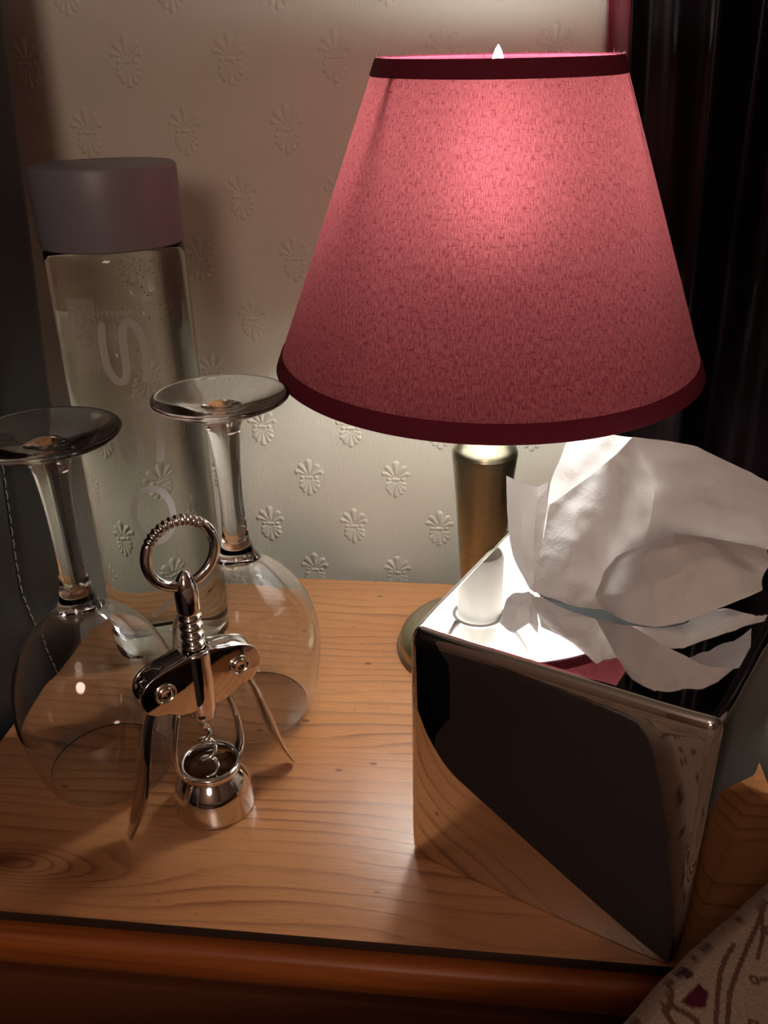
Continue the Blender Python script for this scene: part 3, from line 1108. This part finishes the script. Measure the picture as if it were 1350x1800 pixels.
sheet('main_sheet', [
    [(0.0270,-0.2335,0.1385),(0.0355,-0.2384,0.1370),(0.0456,-0.2435,0.1370),(0.0582,-0.2461,0.1370),(0.0707,-0.2467,0.1370),(0.0839,-0.2429,0.1370)],
    [(0.0300,-0.2239,0.1525),(0.0422,-0.2343,0.1558),(0.0577,-0.2332,0.1543),(0.0739,-0.2273,0.1532),(0.0974,-0.2247,0.1527),(0.1294,-0.2195,0.1510)],
    [(0.0321,-0.2147,0.1614),(0.0461,-0.2192,0.1717),(0.0633,-0.2198,0.1799),(0.0837,-0.2000,0.1741),(0.1040,-0.2147,0.1758),(0.1416,-0.2063,0.1610)],
    [(0.0338,-0.2077,0.1707),(0.0518,-0.2033,0.1841),(0.0639,-0.2026,0.1961),(0.0719,-0.1927,0.2006),(0.1033,-0.1877,0.1941),(0.1575,-0.1913,0.1692)]],
    sharp=(3,), amp=0.0009, seed=1.7)
sheet('back_sheet', [
    [(0.0314, -0.2200, 0.1372), (0.0454, -0.2180, 0.1372), (0.0622, -0.2144, 0.1372), (0.0879, -0.2081, 0.1372)],
    [(0.0329, -0.2057, 0.1568), (0.0476, -0.1993, 0.1571), (0.0673, -0.1941, 0.1583), (0.0962, -0.1886, 0.1534)],
    [(0.0363, -0.1805, 0.1704), (0.0546, -0.1713, 0.1710), (0.0752, -0.1666, 0.1710), (0.1058, -0.1590, 0.1653)],
    [(0.0488, -0.1498, 0.1884), (0.0692, -0.1473, 0.1841), (0.0894, -0.1424, 0.1800), (0.1101, -0.1379, 0.1751)]],
    sharp=(), amp=0.0007, seed=5.2)
sheet('left_flap', [
    [(0.0253, -0.2298, 0.1374), (0.0263, -0.2317, 0.1377), (0.0273, -0.2329, 0.1375), (0.0282, -0.2347, 0.1381)],
    [(0.0174, -0.2165, 0.1479), (0.0223, -0.2219, 0.1495), (0.0271, -0.2228, 0.1487), (0.0302, -0.2236, 0.1508)],
    [(0.0142, -0.2041, 0.1646), (0.0212, -0.2107, 0.1676), (0.0280, -0.2080, 0.1646), (0.0325, -0.2102, 0.1683)],
    [(0.0135, -0.1944, 0.1797), (0.0201, -0.2025, 0.1799), (0.0286, -0.1989, 0.1761), (0.0333, -0.2017, 0.1805)]],
    sharp=(2,), amp=0.0005, seed=8.9)
sheet('front_fold', [
    [(0.0558,-0.2436,0.1370),(0.0668,-0.2546,0.1372),(0.0778,-0.2608,0.1391),(0.0885,-0.2638,0.1440),(0.1018,-0.2632,0.1511),(0.1218,-0.2558,0.1566)],
    [(0.0533,-0.2383,0.1406),(0.0638,-0.2561,0.1520),(0.0747,-0.2631,0.1624),(0.0860,-0.2614,0.1675),(0.1018,-0.2564,0.1694),(0.1249,-0.2490,0.1605)],
    [(0.0561,-0.2305,0.1467),(0.0648,-0.2429,0.1602),(0.0735,-0.2503,0.1703),(0.0842,-0.2531,0.1756),(0.0989,-0.2458,0.1731),(0.1280,-0.2372,0.1610)],
    [(0.0595,-0.2231,0.1471),(0.0663,-0.2319,0.1593),(0.0762,-0.2359,0.1669),(0.0868,-0.2398,0.1747),(0.1008,-0.2337,0.1700),(0.1325,-0.2222,0.1584)]],
    sharp=(3,), amp=0.0012, seed=3.3, tens=0.4)

# ------------------------------------------------------------------ black leather panel at the left
LEA = empty('leather_headboard', (-0.33, -0.25, RZ0), 'black leather upholstered headboard side with a curved line of white stitching', 'headboard')
LO = Vector((-0.33, -0.25, RZ0))


def yback(z):
    return max(-0.075, min(0.0, -0.014 - (0.402 - z) * 0.140))


def lface(y, z):
    """x of the padded face"""
    x = -0.289
    x += 0.003 * math.sin(y * 14 + 0.6)
    e = max(0.0, (y - yback(z) + 0.010) / 0.010)
    x -= 0.006 * e * e
    d = y - stitch_y(z)
    x -= 0.0022 * math.exp(-(d / 0.0035) ** 2)
    if z < 0.03:
        x += 0.002 * (1 - math.exp(-((0.03 - z) / 0.02) ** 2)) * (1 if y < -0.14 else math.exp(-((y + .14) / .03) ** 2))
    return x


SY = [(0.40, -0.085), (0.26, -0.102), (0.199, -0.113), (0.179, -0.117), (0.143, -0.122), (0.109, -0.127), (0.085, -0.131), (0.061, -0.133), (0.027, -0.126), (-0.018, -0.114), (-0.2, -0.10)]


def stitch_y(z):
    for (z1, y1), (z0, y0) in zip(SY, SY[1:]):
        if z >= z0:
            t = min(1, (z - z0) / (z1 - z0))
            return y0 + (y1 - y0) * t
    return SY[-1][1]


ny, nz = 110, 120
vs, fs = [], []
for j in range(nz):
    z = -0.20 + 0.80 * j / (nz - 1)
    for i in range(ny):
        y = -0.50 + (yback(z) + 0.50) * i / (ny - 1)
        vs.append(Vector((lface(y, z), y, z)) - LO)
for j in range(nz - 1):
    for i in range(ny - 1):
        a = j * ny + i
        fs.append((a, a + 1, a + ny + 1, a + ny))
nb = len(vs)
for j in range(nz):
    z = -0.20 + 0.80 * j / (nz - 1)
    vs.append(Vector((-0.38, -0.50, z)) - LO); vs.append(Vector((-0.38, yback(z), z)) - LO)
for j in range(nz - 1):
    a, b = j * ny, (j + 1) * ny
    c, d = nb + 2 * j, nb + 2 * (j + 1)
    fs.append((c, a, b, d))
    fs.append((a + ny - 1, c + 1, d + 1, b + ny - 1))
    fs.append((c + 1, c, d, d + 1))
fs.append(tuple(range(0, ny))[::-1] + (nb, nb + 1))
fs.append(tuple((nz - 1) * ny + i for i in range(ny)) + (nb + 2 * nz - 1, nb + 2 * nz - 2))
link('padded_panel', vs, fs, LEATHER, LEA)
st = []
z = 0.45
while z > -0.05:
    z1 = z - 0.0062
    pa = Vector((lface(stitch_y(z), z) + 0.0008, stitch_y(z) - 0.0002, z))
    pb = Vector((lface(stitch_y(z1), z1) + 0.0008, stitch_y(z1) + 0.0002, z1))
    pm = (pa + pb) / 2 + Vector((0.0005, 0, 0))
    st.append(tube([pa - LO, pm - LO, pb - LO], 0.00042, 6))
    z -= 0.0080
so = link('stitching', *join(*st), THREAD, LEA)
so['kind'] = 'stuff'
so['label'] = 'white saddle stitching'
link('frame_leg', *box(-0.36 - LO.x, -0.315 - LO.x, -0.48 - LO.y, -0.09 - LO.y, 0.0, 0.41, 0.004), LEATHER, LEA, angle=40)

# ------------------------------------------------------------------ curtain
CUR = empty('curtain', (0.40, -0.02, 0.003), 'black satin curtain with a burgundy edge hanging behind the lamp', 'curtain')
CO_ = Vector((0.40, -0.02, 0.003))


def cur_y(s, z):
    """s = distance along the curtain from its left edge"""
    ph = noise.noise(Vector((s * 3.0, z * 1.5, 0.3))) * 0.8
    y = 0.012 * math.sin(s * 62 + ph * 2 + 0.4) + 0.006 * math.sin(s * 131 + 1.3 + z * 2) + 0.002 * math.sin(s * 240 + z * 5)
    k = min(1.0, s / 0.03)
    t = min(1.0, max(0.0, (s - 0.085) / 0.16))
    sweep = 0.030 - 0.075 * t * t * (3 - 2 * t)
    return sweep + (y - 0.003) * k


def cur_x(s, z):
    lean = (0.395 - z) * 0.068
    return 0.0682 + lean * max(0, 1 - s / 0.12) + s * 0.92


def curtain(s0, s1, n, mat, name, zoff=0.0):
    vs, fs = [], []
    nz = 60
    for j in range(nz):
        z = 0.003 + (0.75 - 0.003) * j / (nz - 1)
        for i in range(n):
            s = s0 + (s1 - s0) * i / (n - 1)
            vs.append(Vector((cur_x(s, z), cur_y(s, z) - zoff, z)) - CO_)
    for j in range(nz - 1):
        for i in range(n - 1):
            a = j * n + i
            fs.append((a, a + 1, a + n + 1, a + n))
    o = link(name, vs, fs, mat, CUR)
    md = o.modifiers.new('thick', 'SOLIDIFY'); md.thickness = 0.0008; md.offset = 1.0
    return o


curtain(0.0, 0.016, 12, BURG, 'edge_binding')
curtain(0.0155, 0.80, 420, SATIN, 'drape')

# ------------------------------------------------------------------ bed and printed quilt
MAT = link('mattress', *box(0.172, 1.10, -1.70, -0.30, -0.20, -0.003, 0.02, 4), SHEET, angle=40)
MAT['label'] = 'plain mattress under the printed quilt'
MAT['category'] = 'mattress'
BASEB = link('bed_base', *box(0.180, 1.09, -1.69, -0.31, RZ0, -0.201, 0.01, 3), DARK, angle=40)
BASEB['label'] = 'dark bed base beneath the mattress'
BASEB['category'] = 'bed'

EDGE = [(-0.30, -0.62), (-0.06, -0.475), (0.0522, -0.3809), (0.0599, -0.3693), (0.0794, -0.3473), (0.0977, -0.3288), (0.1183, -0.3099), (0.1343, -0.2949), (0.1586, -0.2714), (0.24, -0.235), (0.5, -0.225), (1.05, -0.24)]
RINGS = [(0.1174, -0.3171, .0019), (0.1266, -0.3224, .0022), (0.1155, -0.3452, .0021), (0.1005, -0.3321, .0027), (0.1107, -0.3637, .0022), (0.133, -0.338, .0022), (0.128, -0.356, .0024)]
LINES = [([(0.1318, -0.3041), (0.1228, -0.3203), (0.1165, -0.3306), (0.1097, -0.3421), (0.1044, -0.3519), (0.1003, -0.3654), (0.099, -0.39)], .0010),
         ([(0.111, -0.3305), (0.1059, -0.3374), (0.1023, -0.3445), (0.0992, -0.354), (0.096, -0.3658), (0.094, -0.39)], .0010),
         ([(0.082, -0.3475), (0.0815, -0.3557), (0.0798, -0.36), (0.0779, -0.3628)], .0011),
         ([(0.0794, -0.3595), (0.0829, -0.3613), (0.0888, -0.3648), (0.090, -0.372)], .0012),
         ([(0.0783, -0.3602), (0.0774, -0.3628), (0.0791, -0.3667), (0.084, -0.372)], .0012),
         ([(0.1178, -0.3449), (0.1214, -0.3441), (0.133, -0.350)], .0008),
         ([(0.0705, -0.3583), (0.0674, -0.3628), (0.066, -0.368)], .0011),
         ([(0.1005, -0.3321), (0.094, -0.338), (0.0905, -0.3465)], .0009),
         ([(0.127, -0.312), (0.124, -0.3250), (0.1190, -0.336)], .0008)]
LEAF = [(0.0927, -0.3503), (0.0955, -0.3533), (0.0930, -0.3595), (0.0879, -0.3598), (0.0849, -0.358), (0.0891, -0.3539)]
BLOB = (0.0884, -0.3447, .0032)
GROUND, BROWN, PURPLE, WINE = (0.42, 0.31, 0.24), (0.15, 0.080, 0.058), (0.075, 0.040, 0.060), (0.10, 0.012, 0.030)


def seg_d(p, a, b):
    ax_, ay_ = a; bx_, by_ = b
    dx, dy = bx_ - ax_, by_ - ay_
    t = max(0, min(1, ((p[0] - ax_) * dx + (p[1] - ay_) * dy) / (dx * dx + dy * dy)))
    return math.hypot(p[0] - ax_ - dx * t, p[1] - ay_ - dy * t)


def inside(p, poly):
    c = False
    for (x1, y1), (x2, y2) in zip(poly, poly[1:] + poly[:1]):
        if (y1 > p[1]) != (y2 > p[1]) and p[0] < (x2 - x1) * (p[1] - y1) / (y2 - y1) + x1:
            c = not c
    return c


def print_col(p):
    if math.hypot(p[0] - BLOB[0], p[1] - BLOB[1]) < BLOB[2]:
        return PURPLE
    if inside(p, LEAF):
        return WINE
    if min(seg_d(p, a, b) for a, b in zip(LEAF, LEAF[1:] + LEAF[:1])) < 0.0006:
        return BROWN
    for x, y, r in RINGS:
        d = math.hypot(p[0] - x, p[1] - y)
        if r * 0.35 < d < r * 1.05:
            return BROWN
    for ln_, wd in LINES:
        if any(seg_d(p, a, b) < wd for a, b in zip(ln_, ln_[1:])):
            return BROWN
    # the same motif family continues over the rest of the quilt
    if p[0] > 0.14 or p[1] < -0.385 or p[0] < 0.055:
        gx, gy = p[0] / 0.026, p[1] / 0.026
        ix, iy = math.floor(gx), math.floor(gy)
        r2 = random.Random(ix * 131 + iy * 17)
        cx_, cy_ = ix + .3 + .4 * r2.random(), iy + .3 + .4 * r2.random()
        d = math.hypot(gx - cx_, gy - cy_)
        if 0.04 < d < 0.11:
            return BROWN
        v = math.sin(p[0] * 90 + 1.6 * math.sin(p[1] * 60)) + 0.3 * math.sin(p[1] * 140)
        if abs(v) < 0.11:
            return BROWN
    return GROUND


# strips run from the far edge (rounded, dropping to the table) towards the photographer
def edge_pt(s):
    return EDGE_S[min(len(EDGE_S) - 1, max(0, int(round(s))))]


EDGE_S = []
for (a, b) in zip(EDGE, EDGE[1:]):
    ll = math.hypot(b[0] - a[0], b[1] - a[1])
    fine = -0.0 < a[0] < 0.16 and a[0] >= 0.05
    n = max(1, int(ll / (0.0008 if fine else 0.006)))
    for k in range(n):
        t = k / n
        EDGE_S.append((a[0] + (b[0] - a[0]) * t, a[1] + (b[1] - a[1]) * t))
EDGE_S.append(EDGE[-1])
DN = Vector((0.42, -0.907))       # direction into the quilt
inset = [(-0.0, 0.0012)]
prof_q = [(0.012, 0.0012), (0.005, 0.0016), (0.0012, 0.0050), (0.0, 0.0110), (0.0006, 0.0180), (0.0030, 0.0245), (0.0075, 0.0285)]
dd = 0.0115
while dd < 0.075:
    prof_q.append((dd, 0.030 + 0.0))
    dd += 0.0008
while dd < 1.0:
    prof_q.append((dd, 0.030)); dd += 0.03
vs, cols, fs = [], [], []
nS, nP = len(EDGE_S), len(prof_q)
for i, e in enumerate(EDGE_S):
    jog = 0.0006 * noise.noise(Vector((e[0] * 90, e[1] * 90, 0)))
    for (d, z) in prof_q:
        x, y = e[0] + DN.x * (d + jog - 0.004), e[1] + DN.y * (d + jog - 0.004)
        zz = z
        if d > 0.01:
            zz += 0.0035 * noise.noise(Vector((x * 22, y * 22, 1.0))) * min(1, (d - .01) / .02)
        x_, y_ = x, y
        vs.append(Vector((x_, y_, zz)))
        cols.append(print_col((x, y)) if z > 0.0243 else GROUND)
for i in range(nS - 1):
    for j in range(nP - 1):
        a = i * nP + j
        fs.append((a, a + nP, a + nP + 1, a + 1))
qo = link('quilt', vs, [f[::-1] for f in fs], QUILT)
ca = qo.data.color_attributes.new('print', 'FLOAT_COLOR', 'POINT')
flat = []
for c in cols:
    flat += [c[0], c[1], c[2], 1.0]
ca.data.foreach_set('color', flat)
qo['label'] = 'beige quilt printed with brown rings and stems, lying over the table corner'
qo['category'] = 'quilt'
